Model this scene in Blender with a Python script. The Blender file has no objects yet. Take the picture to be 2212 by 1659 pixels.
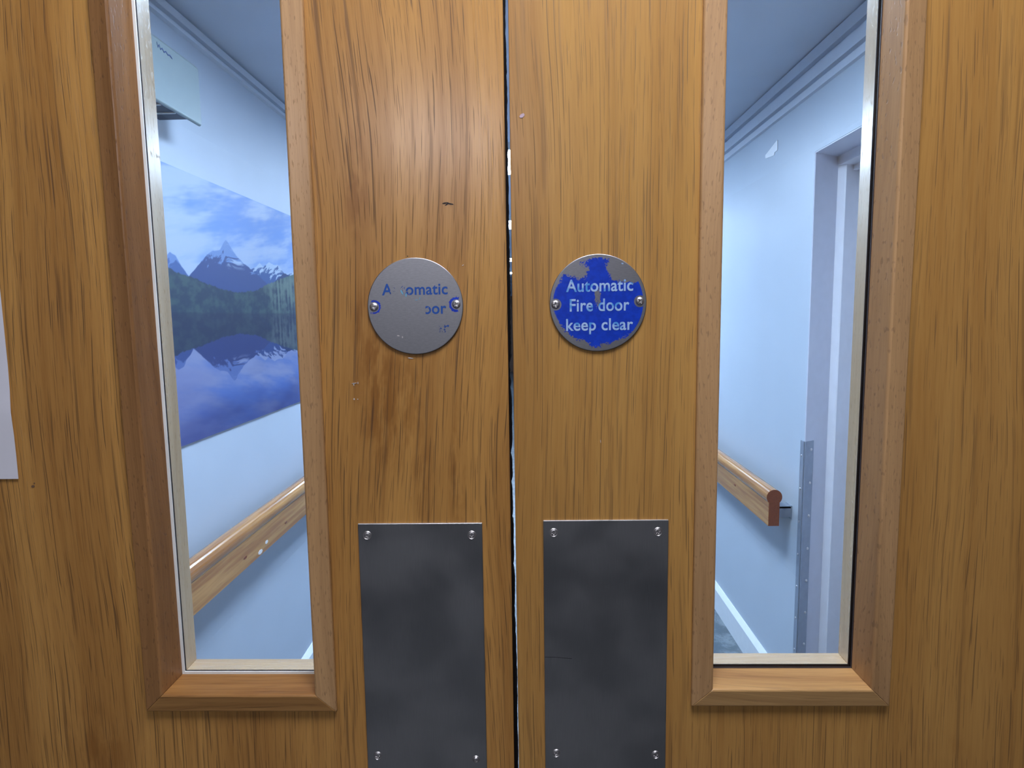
import bpy, bmesh, math, random
import numpy as np
from mathutils import Matrix, Vector
random.seed(7)
rng = np.random.RandomState(11)
S = bpy.context.scene
COL = S.collection
PI = math.pi

# ------------------------------------------------------------------ camera, world, exposure
cam_d = bpy.data.cameras.new('camera')
cam_d.sensor_width = 36.0
cam_d.lens = 1354.3 / 2212 * 36.0
cam_d.clip_start = 0.02
cam = bpy.data.objects.new('camera', cam_d)
COL.objects.link(cam)
Rt = Vector((0.99963, 0.02313, -0.01431)); Up = Vector((0.0117, 0.10908, 0.99396)); Fw = Vector((-0.02455, 0.99376, -0.10877))
Fw.normalize(); Rt = (Rt - Fw * Rt.dot(Fw)).normalized(); Up = Rt.cross(Fw)
m = Matrix.Identity(4)
for i in range(3):
    m[i][0] = Rt[i]; m[i][1] = Up[i]; m[i][2] = -Fw[i]
m.translation = Vector((0, -0.4995, 1.5))
cam.matrix_world = m
S.camera = cam
S.view_settings.view_transform = 'Standard'
S.view_settings.look = 'None'
S.view_settings.gamma = 1.0
S.view_settings.use_curve_mapping = False
S.view_settings.exposure = 0.0
W = bpy.data.worlds.new('world'); S.world = W; W.use_nodes = True
W.node_tree.nodes['Background'].inputs[0].default_value = (0.55, 0.65, 0.8, 1)
W.node_tree.nodes['Background'].inputs[1].default_value = 0.3
LAMP_NEAR = 21.0           # radiance of the panel behind the camera
LAMP_OVER = 21.0           # panel on the ceiling just in front of the doors
LAMP_FAR = (12.0, 6.8)      # corridor fittings
NEAR_TINT = (0.88, 0.89, 1.0)
FAR_TINT = (0.62, 0.80, 1.07)

# ------------------------------------------------------------------ node helpers
class NT:
    def __init__(s, name):
        s.m = bpy.data.materials.new(name); s.m.use_nodes = True
        s.t = s.m.node_tree; s.t.nodes.clear()
        s.out = s.t.nodes.new('ShaderNodeOutputMaterial')
    def n(s, kind, **kw):
        nd = s.t.nodes.new(kind)
        for k, v in kw.items(): setattr(nd, k, v)
        return nd
    def put(s, sock, v):
        if hasattr(v, 'is_output'): s.t.links.new(v, sock)
        elif isinstance(v, (tuple, list)):
            v = tuple(v)
            if len(sock.default_value) == 4 and len(v) == 3: v = v + (1,)
            sock.default_value = v
        else: sock.default_value = v
    def M(s, op, a, b=0.0, c=0.0):
        nd = s.n('ShaderNodeMath', operation=op)
        s.put(nd.inputs[0], a); s.put(nd.inputs[1], b); s.put(nd.inputs[2], c)
        return nd.outputs[0]
    def xyz(s, v):
        nd = s.n('ShaderNodeSeparateXYZ'); s.put(nd.inputs[0], v); return nd.outputs
    def vec(s, x, y, z):
        nd = s.n('ShaderNodeCombineXYZ')
        s.put(nd.inputs[0], x); s.put(nd.inputs[1], y); s.put(nd.inputs[2], z); return nd.outputs[0]
    def noise(s, v, scale=1.0, detail=2.0, rough=0.5):
        nd = s.n('ShaderNodeTexNoise'); s.put(nd.inputs['Vector'], v)
        nd.inputs['Scale'].default_value = scale; nd.inputs['Detail'].default_value = detail
        nd.inputs['Roughness'].default_value = rough; return nd.outputs[0]
    def ss(s, v, a, b, lo=0.0, hi=1.0):
        nd = s.n('ShaderNodeMapRange', interpolation_type='SMOOTHSTEP')
        s.put(nd.inputs[0], v)
        for i, x in zip((1, 2, 3, 4), (a, b, lo, hi)): nd.inputs[i].default_value = x
        return nd.outputs[0]
    def mix(s, f, a, b, mode='MIX'):
        nd = s.n('ShaderNodeMix', data_type='RGBA', blend_type=mode)
        s.put(nd.inputs[0], f); s.put(nd.inputs[6], a); s.put(nd.inputs[7], b); return nd.outputs[2]
    def bsdf(s, **kw):
        nd = s.n('ShaderNodeBsdfPrincipled')
        for k, v in kw.items(): s.put(nd.inputs[k.replace('_', ' ')], v)
        return nd
    def bump(s, h, strength=0.3, dist=0.001):
        nd = s.n('ShaderNodeBump'); s.put(nd.inputs['Height'], h)
        nd.inputs['Strength'].default_value = strength; nd.inputs['Distance'].default_value = dist
        return nd.outputs[0]
    def done(s, sh):
        s.t.links.new(sh.outputs[0] if hasattr(sh, 'outputs') else sh, s.out.inputs[0]); return s.m
    def obj(s):
        return s.n('ShaderNodeTexCoord').outputs['Object']

def srgb(r, g, b):
    f = lambda c: ((c / 255 + 0.055) / 1.055) ** 2.4 if c > 10 else c / 255 / 12.92
    return (f(r), f(g), f(b), 1)

def plain(name, col, rough=0.5, metal=0.0, var=0.05, scale=40.0, **kw):
    t = NT(name); c = t.noise(t.obj(), scale, 3)
    k = t.ss(c, 0.3, 0.7, 1 - var, 1 + var)
    base = t.mix(1.0, col, t.vec(k, k, k), 'MULTIPLY')
    return t.done(t.bsdf(Base_Color=base, Roughness=rough, Metallic=metal, **kw))

def emission(name, col, strength):
    t = NT(name); e = t.n('ShaderNodeEmission')
    e.inputs[0].default_value = (*col, 1); e.inputs[1].default_value = strength
    return t.done(e)

def oak(name, light, dark, pore, horiz=False, seed=0.0, pores=1.0, fleck=False, warp=0.012,
        rough=0.30, blobs=(), ring=1.0, dens=0.0, off=(0.0, 0.0), coat=0.0):
    """Vertical-grained oak: broad tone, growth rings 5-7 mm apart, short open pores along the grain."""
    t = NT(name); X, Y, Z = t.xyz(t.obj())
    if off != (0.0, 0.0): X = t.M('ADD', X, off[0]); Z = t.M('ADD', Z, off[1])
    if horiz: X, Z = Z, X
    X = t.M('ADD', X, t.M('MULTIPLY', Y, 0.8))
    xs = t.M('ADD', X, seed)
    big = t.noise(t.vec(t.M('MULTIPLY', xs, 5.0), seed, t.M('MULTIPLY', Z, 1.7)), 1, 1)
    wig = t.noise(t.vec(t.M('MULTIPLY', xs, 14.0), seed + 3, t.M('MULTIPLY', Z, 9.0)), 1, 1)
    xw = t.M('ADD', xs, t.M('MULTIPLY', t.M('SUBTRACT', big, 0.5), warp * 6))
    xw = t.M('ADD', xw, t.M('MULTIPLY', t.M('SUBTRACT', wig, 0.5), warp * 0.25))
    tone = t.noise(t.vec(t.M('MULTIPLY', xw, 22.0), seed, t.M('MULTIPLY', Z, 1.6)), 1, 2)
    rings = t.noise(t.vec(t.M('MULTIPLY', xw, 170.0), seed + 7, t.M('MULTIPLY', Z, 1.6)), 1, 1)
    fine = t.noise(t.vec(t.M('MULTIPLY', xw, 900.0), seed, t.M('MULTIPLY', Z, 26.0)), 1, 2)
    if fleck:
        pn = t.noise(t.vec(t.M('MULTIPLY', xw, 620.0), seed + 5, t.M('MULTIPLY', Z, 150.0)), 1, 1)
        pm = t.ss(pn, 0.60, 0.72)
    else:
        # short open pores: hairlines sitting on the ring lines, each broken into tapered dashes
        pm = None
        for li, (sp, wd, zf, thr, amp) in enumerate(((0.0052, 0.00024, 13.0, 0.55, 1.0), (0.0037, 0.00018, 21.0, 0.57, 0.85), (0.0083, 0.00034, 9.0, 0.57, 0.9), (0.0026, 0.00014, 30.0, 0.56, 0.65), (0.0031, 0.00015, 24.0, 0.57, 0.6))):
            jx = t.noise(t.vec(t.M('MULTIPLY', xs, 60.0), seed + li, t.M('MULTIPLY', Z, 5.0)), 1, 1)
            ph = t.M('ADD', t.M('DIVIDE', t.M('ADD', xw, t.M('MULTIPLY', jx, 0.006)), sp), li * 0.37)
            idn = t.M('FLOOR', ph)
            dist = t.M('MULTIPLY', t.M('ABSOLUTE', t.M('SUBTRACT', t.M('FRACT', ph), 0.5)), sp)
            gate = t.noise(t.vec(t.M('MULTIPLY', idn, 7.31), seed + 5 + li, t.M('MULTIPLY', Z, zf)), 1, 1)
            open_ = t.M('MULTIPLY', t.ss(gate, thr - dens, thr + 0.12 - dens), wd * 1.7)
            lay = t.M('MULTIPLY', t.ss(t.M('SUBTRACT', open_, dist), -0.00004, wd * 0.9), amp)
            pm = lay if pm is None else t.M('MAXIMUM', pm, lay)
        # grey-brown haze along the early-wood bands
        pn = t.noise(t.vec(t.M('MULTIPLY', xw, 330.0), seed + 5, t.M('MULTIPLY', Z, 9.0)), 1, 1)
        pm = t.M('MAXIMUM', pm, t.M('MULTIPLY', t.M('MULTIPLY', t.ss(pn, 0.56 - dens, 0.72), t.ss(rings, 0.42, 0.6)), 0.45 + dens * 6))
    f = t.M('ADD', t.ss(tone, 0.34, 0.68, 0.0, 0.55), t.ss(rings, 0.4, 0.7, 0.0, 0.22 * ring))
    f = t.M('ADD', f, t.ss(fine, 0.35, 0.7, -0.10, 0.14))
    for (bx, bz, rx, rz, k) in blobs:
        dx = t.M('DIVIDE', t.M('SUBTRACT', X, bx), rx); dz = t.M('DIVIDE', t.M('SUBTRACT', Z, bz), rz)
        d = t.M('ADD', t.M('MULTIPLY', dx, dx), t.M('MULTIPLY', dz, dz))
        g = t.ss(d, 0.0, 1.0, 1.0, 0.0)
        nn = t.noise(t.vec(t.M('MULTIPLY', xw, 95.0), bx * 7, t.M('MULTIPLY', Z, 30.0)), 1, 3, 0.6)
        f = t.M('ADD', f, t.M('MULTIPLY', t.M('MULTIPLY', g, t.ss(nn, 0.36, 0.62)), k * 0.62))
    n = t.n('ShaderNodeClamp'); t.put(n.inputs[0], f); n.inputs[1].default_value = -0.15; n.inputs[2].default_value = 1.08
    col = t.mix(n.outputs[0], light, dark)
    t.t.nodes[-1].clamp_factor = False
    col = t.mix(t.M('MULTIPLY', pm, 0.72 * pores), col, pore)
    r = t.M('ADD', t.M('MULTIPLY', pm, 0.25), t.ss(tone, 0.3, 0.7, rough - 0.04, rough + 0.05))
    b = t.bsdf(Base_Color=col, Roughness=r, Specular_IOR_Level=0.5, Coat_Weight=coat, Coat_Roughness=0.2)
    h = t.M('SUBTRACT', t.M('MULTIPLY', rings, 0.25), pm)
    t.put(b.inputs['Normal'], t.bump(h, 0.22, 0.0006))
    return t.done(b)

# colours
M = {}
blobsL = [(-0.128 , 1.432, 0.034, 0.075, 1.0), (-0.142, 1.49, 0.018, 0.05, 0.7), (-0.150, 1.60, 0.012, 0.06, 0.7),
          (-0.075, 1.37, 0.010, 0.075, 0.8), (-0.105, 1.37, 0.012, 0.05, 0.6), (-0.40, 1.13, 0.05, 0.05, 0.6)]
M['oakL'] = oak('honey_oak_veneer_left', srgb(206, 153, 83), srgb(160, 109, 52), srgb(62, 44, 32), seed=0.0, blobs=blobsL, dens=0.035, off=(-0.864, 0.021), coat=0.3)
M['oakR'] = oak('honey_oak_veneer_right', srgb(205, 156, 86), srgb(174, 124, 62), srgb(82, 58, 40), seed=4.3, pores=0.85, dens=0.012, blobs=[(0.33, 1.12, 0.03, 0.03, 0.6)], off=(0.864, 0.021), coat=0.3)
M['bead'] = oak('oak_bead', srgb(200, 158, 110), srgb(154, 116, 76), srgb(88, 62, 42), seed=2.1, fleck=True, rough=0.33, pores=0.45)
M['beadH'] = oak('oak_bead_horizontal', srgb(212, 168, 110), srgb(166, 120, 72), srgb(110, 78, 48), horiz=True, seed=6.1, rough=0.33, pores=0.45, ring=1.4)
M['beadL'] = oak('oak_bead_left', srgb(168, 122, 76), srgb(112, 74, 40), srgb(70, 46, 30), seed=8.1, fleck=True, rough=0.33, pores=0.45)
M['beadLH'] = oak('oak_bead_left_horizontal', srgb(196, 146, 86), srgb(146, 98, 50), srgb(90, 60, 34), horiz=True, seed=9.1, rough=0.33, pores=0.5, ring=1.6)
M['beadF'] = oak('far_oak_bead', srgb(206, 172, 130), srgb(176, 142, 102), srgb(150, 120, 90), seed=3.1, fleck=True, rough=0.28, pores=0.3)
M['beadFH'] = oak('far_oak_bead_horizontal', srgb(216, 180, 136), srgb(184, 146, 106), srgb(150, 120, 90), horiz=True, seed=3.6, rough=0.25, pores=0.3)
M['rail'] = oak('varnished_handrail_wood', srgb(200, 150, 98), srgb(158, 106, 62), srgb(120, 80, 50), seed=1.3, rough=0.22, pores=0.3)
M['railend'] = plain('handrail_end_grain', srgb(124, 64, 32), 0.4, var=0.12, scale=200)
M['edge'] = plain('leaf_edge_lipping', srgb(120, 78, 40), 0.5)
M['seal'] = plain('black_brush_seal', (0.004, 0.004, 0.006, 1), 0.8)
M['tapeW'] = plain('white_glazing_tape', srgb(246, 248, 244), 0.5)
M['tapeD'] = plain('dark_glazing_tape', srgb(62, 48, 46), 0.7)
M['wallL'] = plain('pale_painted_wall_left', srgb(184, 193, 206), 0.58, var=0.015, scale=6)
M['wallR'] = plain('pale_painted_wall_right', srgb(186, 196, 207), 0.40, var=0.015, scale=6)
M['ceil'] = plain('matt_ceiling_paint', srgb(204, 212, 224), 0.8, var=0.02, scale=5)
M['gloss'] = plain('white_gloss_paint', srgb(232, 236, 240), 0.25, var=0.02)
M['trunk'] = plain('white_plastic_trunking', srgb(204, 210, 220), 0.35, var=0.02)
M['lav'] = plain('lavender_grey_paint', srgb(210, 212, 224), 0.4, var=0.02)
M['lavL'] = plain('pale_lavender_gloss', srgb(228, 229, 236), 0.3, var=0.02)
M['enamel'] = plain('white_enamel', srgb(222, 230, 228), 0.3, var=0.02)
M['casing'] = plain('cream_heater_casing', srgb(140, 152, 154), 0.4, var=0.02)
M['dark'] = plain('dark_grille', srgb(58, 62, 72), 0.5)
M['near'] = plain('near_wall_paint', srgb(80, 84, 94), 0.7)
M['nearfloor'] = plain('near_vinyl_floor', srgb(84, 88, 92), 0.45, var=0.15)
M['paper'] = plain('white_paper', srgb(236, 236, 244), 0.7, var=0.01)
M['ink'] = plain('black_ink', srgb(34, 34, 38), 0.6)
M['steelscr'] = plain('bright_screw_steel', (0.66, 0.64, 0.64, 1), 0.42, 1.0)
M['chip'] = plain('pale_paint_chip', srgb(222, 216, 212), 0.6)
M['zinc'] = plain('galvanised_steel', (0.36, 0.40, 0.47, 1), 0.45, 0.5, var=0.04, scale=60)
M['enddoor'] = plain('brown_far_door', srgb(130, 100, 80), 0.5)
M['lampnear'] = emission('near_lamp_diffuser', NEAR_TINT, LAMP_NEAR)
M['lampover'] = emission('overhead_lamp_diffuser', NEAR_TINT, LAMP_OVER)
M['lampfar1'] = emission('corridor_lamp_diffuser', FAR_TINT, LAMP_FAR[0] * 5)
M['lampfar2'] = emission('corridor_lamp_diffuser_far', FAR_TINT, LAMP_FAR[1] * 5)

def mk_floor():
    t = NT('speckled_vinyl_floor'); n1 = t.noise(t.obj(), 14, 4, 0.7); n2 = t.noise(t.obj(), 90, 2)
    c = t.mix(t.ss(n1, 0.4, 0.6), srgb(84, 96, 104), srgb(122, 132, 138))
    c = t.mix(t.ss(n2, 0.58, 0.66), c, srgb(92, 100, 104))
    return t.done(t.bsdf(Base_Color=c, Roughness=0.3))
M['floor'] = mk_floor()

def mk_steel(name, base, rough, horiz=False):
    t = NT(name); X, Y, Z = t.xyz(t.obj())
    a, b = (60.0, 2600.0) if horiz else (2600.0, 60.0)
    br = t.noise(t.vec(t.M('MULTIPLY', X, a), 0, t.M('MULTIPLY', Z, b)), 1, 2)
    cl = t.noise(t.obj(), 22, 2)
    k = t.M('MULTIPLY', t.ss(br, 0.3, 0.7, 0.97, 1.03), t.ss(cl, 0.3, 0.7, 0.93, 1.07))
    c = t.mix(1.0, base, t.vec(k, k, k), 'MULTIPLY')
    b_ = t.bsdf(Base_Color=c, Metallic=1.0, Roughness=t.ss(cl, 0.3, 0.7, rough - 0.04, rough + 0.04))
    t.put(b_.inputs['Normal'], t.bump(br, 0.02, 0.0002))
    return t.done(b_)
M['plate'] = mk_steel('brushed_push_plate_steel', (0.60, 0.60, 0.60, 1), 0.36)
M['disc'] = mk_steel('satin_disc_aluminium', (0.42, 0.42, 0.44, 1), 0.42)

def mk_glass():
    t = NT('clear_fire_glass')
    fr = t.n('ShaderNodeFresnel'); fr.inputs[0].default_value = 1.45
    tr = t.n('ShaderNodeBsdfTransparent'); tr.inputs[0].default_value = (0.965, 0.985, 0.985, 1)
    gl = t.n('ShaderNodeBsdfGlossy'); gl.inputs['Roughness'].default_value = 0.005
    mx = t.n('ShaderNodeMixShader'); t.t.links.new(fr.outputs[0], mx.inputs[0])
    t.t.links.new(tr.outputs[0], mx.inputs[1]); t.t.links.new(gl.outputs[0], mx.inputs[2])
    return t.done(mx)
M['glass'] = mk_glass()

def mk_disc_face():
    """aluminium with the surviving blue screen print, from the vertex attribute 'paint'"""
    t = NT('sign_face'); X, Y, Z = t.xyz(t.obj())
    at = t.n('ShaderNodeAttribute', attribute_name='paint')
    br = t.noise(t.vec(t.M('MULTIPLY', X, 300.0), 0, t.M('MULTIPLY', Z, 1500.0)), 1, 2)
    k = t.ss(br, 0.3, 0.7, 0.94, 1.06)
    mc = t.mix(1.0, (0.42, 0.42, 0.44, 1), t.vec(k, k, k), 'MULTIPLY')
    metal = t.bsdf(Base_Color=mc, Metallic=1.0, Roughness=0.42)
    pn = t.noise(t.obj(), 260, 3)
    pc = t.mix(t.ss(pn, 0.3, 0.7), srgb(10, 56, 182), srgb(16, 66, 202))
    paint = t.bsdf(Base_Color=pc, Roughness=0.38)
    mx = t.n('ShaderNodeMixShader')
    t.put(mx.inputs[0], t.ss(at.outputs['Fac'], 0.2, 0.8))
    t.t.links.new(metal.outputs[0], mx.inputs[1]); t.t.links.new(paint.outputs[0], mx.inputs[2])
    return t.done(mx)
M['signface'] = mk_disc_face()

def mk_letters_white():
    t = NT('pale_lettering'); n = t.noise(t.obj(), 110, 2)
    c = t.mix(t.ss(n, 0.48, 0.62), srgb(176, 208, 246), srgb(84, 160, 232))
    return t.done(t.bsdf(Base_Color=c, Roughness=0.45))
M['letW'] = mk_letters_white()

def mk_letters_worn(name, stops):
    """blue print rubbed off: stops = (local x, how much is left)"""
    t = NT(name); o = t.obj(); X, Y, Z = t.xyz(o)
    rp = t.n('ShaderNodeValToRGB'); x0, x1 = -0.030, 0.030
    t.put(rp.inputs[0], t.ss(X, x0, x1)); t.t.nodes[-1]
    mr = [nd for nd in t.t.nodes if nd.type == 'MAP_RANGE'][-1]; mr.interpolation_type = 'LINEAR'
    el = rp.color_ramp.elements
    while len(el) < len(stops): el.new(0.5)
    for e, (x, v) in zip(el, stops):
        e.position = (x / 1000 - x0) / (x1 - x0); e.color = (v, v, v, 1)
    n = t.noise(o, 650, 3, 0.6)
    keep = t.ss(t.M('SUBTRACT', t.M('MULTIPLY', rp.outputs[0], 0.7), t.M('SUBTRACT', n, 0.15)), -0.03, 0.03)
    tr = t.n('ShaderNodeBsdfTransparent'); b = t.bsdf(Base_Color=srgb(30, 84, 168), Roughness=0.4)
    mx = t.n('ShaderNodeMixShader'); t.put(mx.inputs[0], keep)
    t.t.links.new(tr.outputs[0], mx.inputs[1]); t.t.links.new(b.outputs[0], mx.inputs[2])
    return t.done(mx)

# ------------------------------------------------------------------ mesh helpers (world coordinates in, origin of the thing subtracted)
def link(name, verts, faces, mat, parent=None, origin=None, smooth=False):
    me = bpy.data.meshes.new(name)
    o = bpy.data.objects.new(name, me); COL.objects.link(o)
    og = Vector((0, 0, 0))
    if parent is not None:
        o.parent = parent; og = Vector(parent['_o'])
    elif origin is not None:
        og = Vector(origin); o.location = og
    o['_o'] = tuple(og)
    v = np.asarray(verts, dtype=float) - np.array(og)
    me.from_pydata([tuple(a) for a in v], [], faces)
    if smooth: me.polygons.foreach_set('use_smooth', [True] * len(me.polygons))
    for mt in (mat if isinstance(mat, (list, tuple)) else [mat]): me.materials.append(mt)
    me.update(); return o

def bevel(o, w, seg=2):
    md = o.modifiers.new('bevel', 'BEVEL'); md.width = w; md.segments = seg; md.limit_method = 'ANGLE'; return o

def tag(o, label=None, cat=None, group=None, kind=None):
    if label: o['label'] = label
    if cat: o['category'] = cat
    if group: o['group'] = group
    if kind: o['kind'] = kind
    return o

def empty(name, loc, label, cat, group=None, kind=None):
    o = bpy.data.objects.new(name, None); COL.objects.link(o); o.location = loc; o['_o'] = tuple(loc)
    o.empty_display_size = 0.05
    return tag(o, label, cat, group, kind)

def part_of(o):  # children of a mesh part: same origin as that part
    return o

class MB:
    def __init__(s): s.v = []; s.f = []
    def add(s, v, f):
        b = len(s.v); s.v += [tuple(a) for a in v]; s.f += [tuple(i + b for i in q) for q in f]; return s
    def box(s, x0, x1, y0, y1, z0, z1):
        v = [(x, y, z) for z in (z0, z1) for y in (y0, y1) for x in (x0, x1)]
        return s.add(v, [(0, 2, 3, 1), (4, 5, 7, 6), (0, 1, 5, 4), (2, 6, 7, 3), (0, 4, 6, 2), (1, 3, 7, 5)])
    def prism(s, prof, a0, a1, fn):
        """prof: closed 2-D outline; fn(p, q, a) -> xyz"""
        n = len(prof)
        v = [fn(p, q, a0) for p, q in prof] + [fn(p, q, a1) for p, q in prof]
        f = [(i, (i + 1) % n, n + (i + 1) % n, n + i) for i in range(n)]
        return s.add(v, f + [tuple(range(n))[::-1], tuple(range(n, 2 * n))])
    def build(s, name, mat, parent=None, origin=None, smooth=False):
        o = link(name, s.v, s.f, mat, parent, origin, smooth)
        bm = bmesh.new(); bm.from_mesh(o.data); bmesh.ops.recalc_face_normals(bm, faces=bm.faces); bm.to_mesh(o.data); bm.free()
        return o

def box(name, mat, x0, x1, y0, y1, z0, z1, parent=None, origin=None):
    return MB().box(x0, x1, y0, y1, z0, z1).build(name, mat, parent, origin)

# ------------------------------------------------------------------ the setting
CEIL = 2.345; FL = 0.015; XR = 0.95; XL = -0.95; YE = 16.0
def struct(o, label, cat):
    return tag(o, label, cat, kind='structure')
struct(box('floor', M['floor'], -1.9, 1.9, 0.022, YE + .1, FL - 0.1, FL), 'speckled grey-green vinyl floor of the corridor beyond the doors', 'floor')
struct(box('floor', M['nearfloor'], -1.9, 1.9, -4.9, 0.022, FL - 0.1, FL), 'dark vinyl floor in front of the closed doors', 'floor')
struct(box('ceiling', M['ceil'], -1.9, 1.9, -4.9, YE + .1, CEIL, CEIL + 0.1), 'pale painted flat ceiling seen through the top of both glass panels', 'ceiling')
struct(box('wall_left', M['wallL'], XL - 0.15, XL, 0.05, YE, FL, CEIL), 'pale blue corridor wall seen through the left glass panel', 'wall')
# right wall with the splayed doorway
DY0, DY1, DH = 0.75, 1.645, 2.018
b = MB()
b.box(XR, XR + 0.35, 0.05, DY0, FL, CEIL)
b.box(XR, XR + 0.35, DY0, DY1 + 0.5, DH, CEIL)
b.box(XR + 0.30, XR + 0.35, DY0, DY1 + 0.5, FL, DH)
b.prism([(XR, DY1), (XR + 0.30, DY1 + 0.17), (XR + 0.30, DY1 + 0.5), (XR, DY1 + 0.5)], FL, DH, lambda p, q, a: (p, q, a))
b.box(XR, XR + 0.35, DY1 + 0.5, YE, FL, CEIL)
struct(b.build('wall_right', M['wallR']), 'pale blue corridor wall with a recessed doorway seen through the right glass panel', 'wall')
struct(box('wall_end', M['wallL'], -1.1, 1.3, YE, YE + 0.1, FL, CEIL), 'end wall far down the corridor', 'wall')
# walls of the near side
struct(box('wall_near_left', M['near'], -1.6, -1.5, -4.9, 0.0, FL, CEIL), 'plain wall to the left in front of the doors', 'wall')
struct(box('wall_near_right', M['near'], 1.5, 1.6, -4.9, 0.0, FL, CEIL), 'plain wall to the right in front of the doors', 'wall')
struct(box('wall_near_back', M['near'], -1.5, 1.5, -4.9, -4.8, FL, CEIL), 'plain wall behind the camera facing the doors', 'wall')
b = MB(); b.box(-1.5, -0.90, 0.0, 0.05, FL, CEIL); b.box(0.90, 1.5, 0.0, 0.05, FL, CEIL); b.box(-0.90, 0.90, 0.0, 0.05, 2.09, CEIL)
struct(b.build('wall_front', M['near']), 'wall around the double doorway', 'wall')
# timber frame of the double doors
b = MB(); b.box(-0.90, -0.866, -0.02, 0.07, FL, 2.09); b.box(0.866, 0.90, -0.02, 0.07, FL, 2.09); b.box(-0.866, 0.866, -0.02, 0.07, 2.054, 2.09)
struct(b.build('trim_1', M['bead']), 'oak frame around the double doors', 'door frame')

# splayed recess lining of the doorway in the right wall
ux, uy = 0.30 / math.hypot(0.30, 0.17), 0.17 / math.hypot(0.30, 0.17)
def spl(s_, d, z):      # s along the splay from the corner, d out towards the camera side
    return (XR + ux * s_ + uy * d, DY1 + uy * s_ - ux * d, z)
dr = empty('door_3', (XR + 0.2, 1.2, FL), 'pale lavender door frame and door set back in the right corridor wall', 'door', kind='structure')
MB().prism([(0.0, 0.0), (0.115, 0.0), (0.115, 0.004), (0.0, 0.004)], FL, DH, lambda p, q, a: spl(p, q, a)).build('reveal_lining', M['lav'], dr)
MB().prism([(0.115, 0.0), (0.34, 0.0), (0.34, 0.034), (0.117, 0.034), (0.115, 0.030)], FL, DH - 0.03, lambda p, q, a: spl(p, q, a)).build('door_jamb', M['lavL'], dr)
MB().prism([(0.20, 0.034), (0.215, 0.034), (0.215, 0.046), (0.20, 0.046)], FL, DH - 0.03, lambda p, q, a: spl(p, q, a)).build('door_stop', M['lavL'], dr)
box('soffit_lining', M['lav'], XR + 0.001, XR + 0.30, DY0, DY1 + 0.17, DH - 0.004, DH - 0.0005, dr)
b = MB(); b.box(XR + 0.10, XR + 0.30, DY0, DY1 + 0.06, DH - 0.034, DH - 0.004); b.box(XR + 0.15, XR + 0.165, DY0, DY1 + 0.09, DH - 0.05, DH - 0.034)
b.build('door_head', M['lavL'], dr)
box('door_leaf', M['lavL'], XR + 0.225, XR + 0.265, DY0 + 0.002, DY1 + 0.10, FL + 0.005, DH - 0.036, dr)

# far end doors
de = empty('door_4', (0, YE - 0.03, FL), 'small brown double doors at the far end of the corridor', 'door', kind='structure')
for sx in (-1, 1):
    l = box('door_leaf', M['enddoor'], min(sx * 0.003, sx * 0.75), max(sx * 0.003, sx * 0.75), YE - 0.045, YE - 0.001, FL + 0.005, 2.0, de)

# skirtings with a sloped bright top edge
def skirting(name, X, sx, y0, y1, top, ch, label):
    prof = [(0, FL), (0.020, FL), (0.020, top - ch), (0.004, top), (0, top)]
    return struct(MB().prism(prof, y0, y1, lambda p, q, a: (X - sx * p, a, q)).build(name, M['gloss']), label, 'skirting board')
skirting('baseboard_left', XL, -1, 0.06, YE, 0.098, 0.018, 'white gloss skirting board along the left corridor wall')
skirting('baseboard_right', XR, 1, DY1 + 0.03, YE, 0.138, 0.018, 'white gloss skirting board below the short handrail on the right wall')
# cornice and trunking strips
def strip(name, X, sx, z0, z1, d, label):
    prof = [(0, z0), (d, z0 + 0.002), (d, z1 - 0.002), (0, z1)]
    return struct(MB().prism(prof, 0.06, YE, lambda p, q, a: (X - sx * p, a, q)).build(name, M['trunk']), label, 'trunking')
strip('trim_2', XR, 1, 2.300, 2.341, 0.016, 'uppermost white trunking strip under the ceiling on the right wall')
strip('trim_3', XR, 1, 2.243, 2.286, 0.016, 'middle white trunking strip below the ceiling on the right wall')
strip('trim_4', XR, 1, 2.207, 2.234, 0.012, 'narrow lowest white trunking strip on the right wall')
strip('trim_5', XL, -1, 2.310, 2.336, 0.012, 'upper white strip along the top of the left corridor wall')
strip('trim_6', XL, -1, 2.284, 2.298, 0.014, 'lower thin white strip along the top of the left corridor wall')

# ceiling lights
def ceiling_light(x, y, w, l, mat, label, group=None):
    e = empty('ceiling_light', (x, y, CEIL - 0.03), label, 'ceiling light', group)
    b = MB(); t_ = 0.02
    b.box(x - w / 2 - t_, x - w / 2, y - l / 2 - t_, y + l / 2 + t_, CEIL - 0.032, CEIL)
    b.box(x + w / 2, x + w / 2 + t_, y - l / 2 - t_, y + l / 2 + t_, CEIL - 0.032, CEIL)
    b.box(x - w / 2, x + w / 2, y - l / 2 - t_, y - l / 2, CEIL - 0.032, CEIL)
    b.box(x - w / 2, x + w / 2, y + l / 2, y + l / 2 + t_, CEIL - 0.032, CEIL)
    b.build('light_frame', M['enamel'], e)
    box('diffuser', mat, x - w / 2, x + w / 2, y - l / 2, y + l / 2, CEIL - 0.026, CEIL - 0.004, e)
    return e
ceiling_light(-0.40, -2.49, 0.5, 0.8, M['lampnear'], 'ceiling light panel behind the camera, mirrored softly in the varnish')
ceiling_light(0.08, -0.40, 0.5, 0.36, M['lampover'], 'ceiling light panel just in front of the doors, above the frame of the photo')
ceiling_light(0.0, 0.95, 0.45, 0.45, M['lampfar1'], 'ceiling light just beyond the doors, above the frame of the photo')
g = 'ceiling lights along the corridor'
for i, y in enumerate((2.98, 5.3, 8.9, 11.8)):
    ceiling_light(-0.12, y, 0.55, 0.55, M['lampfar1'] if i == 0 else M['lampfar2'],
                  ('nearest', 'second', 'third', 'farthest')[i] + ' corridor ceiling light, a bright glint in the gap between the doors', g)

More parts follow.
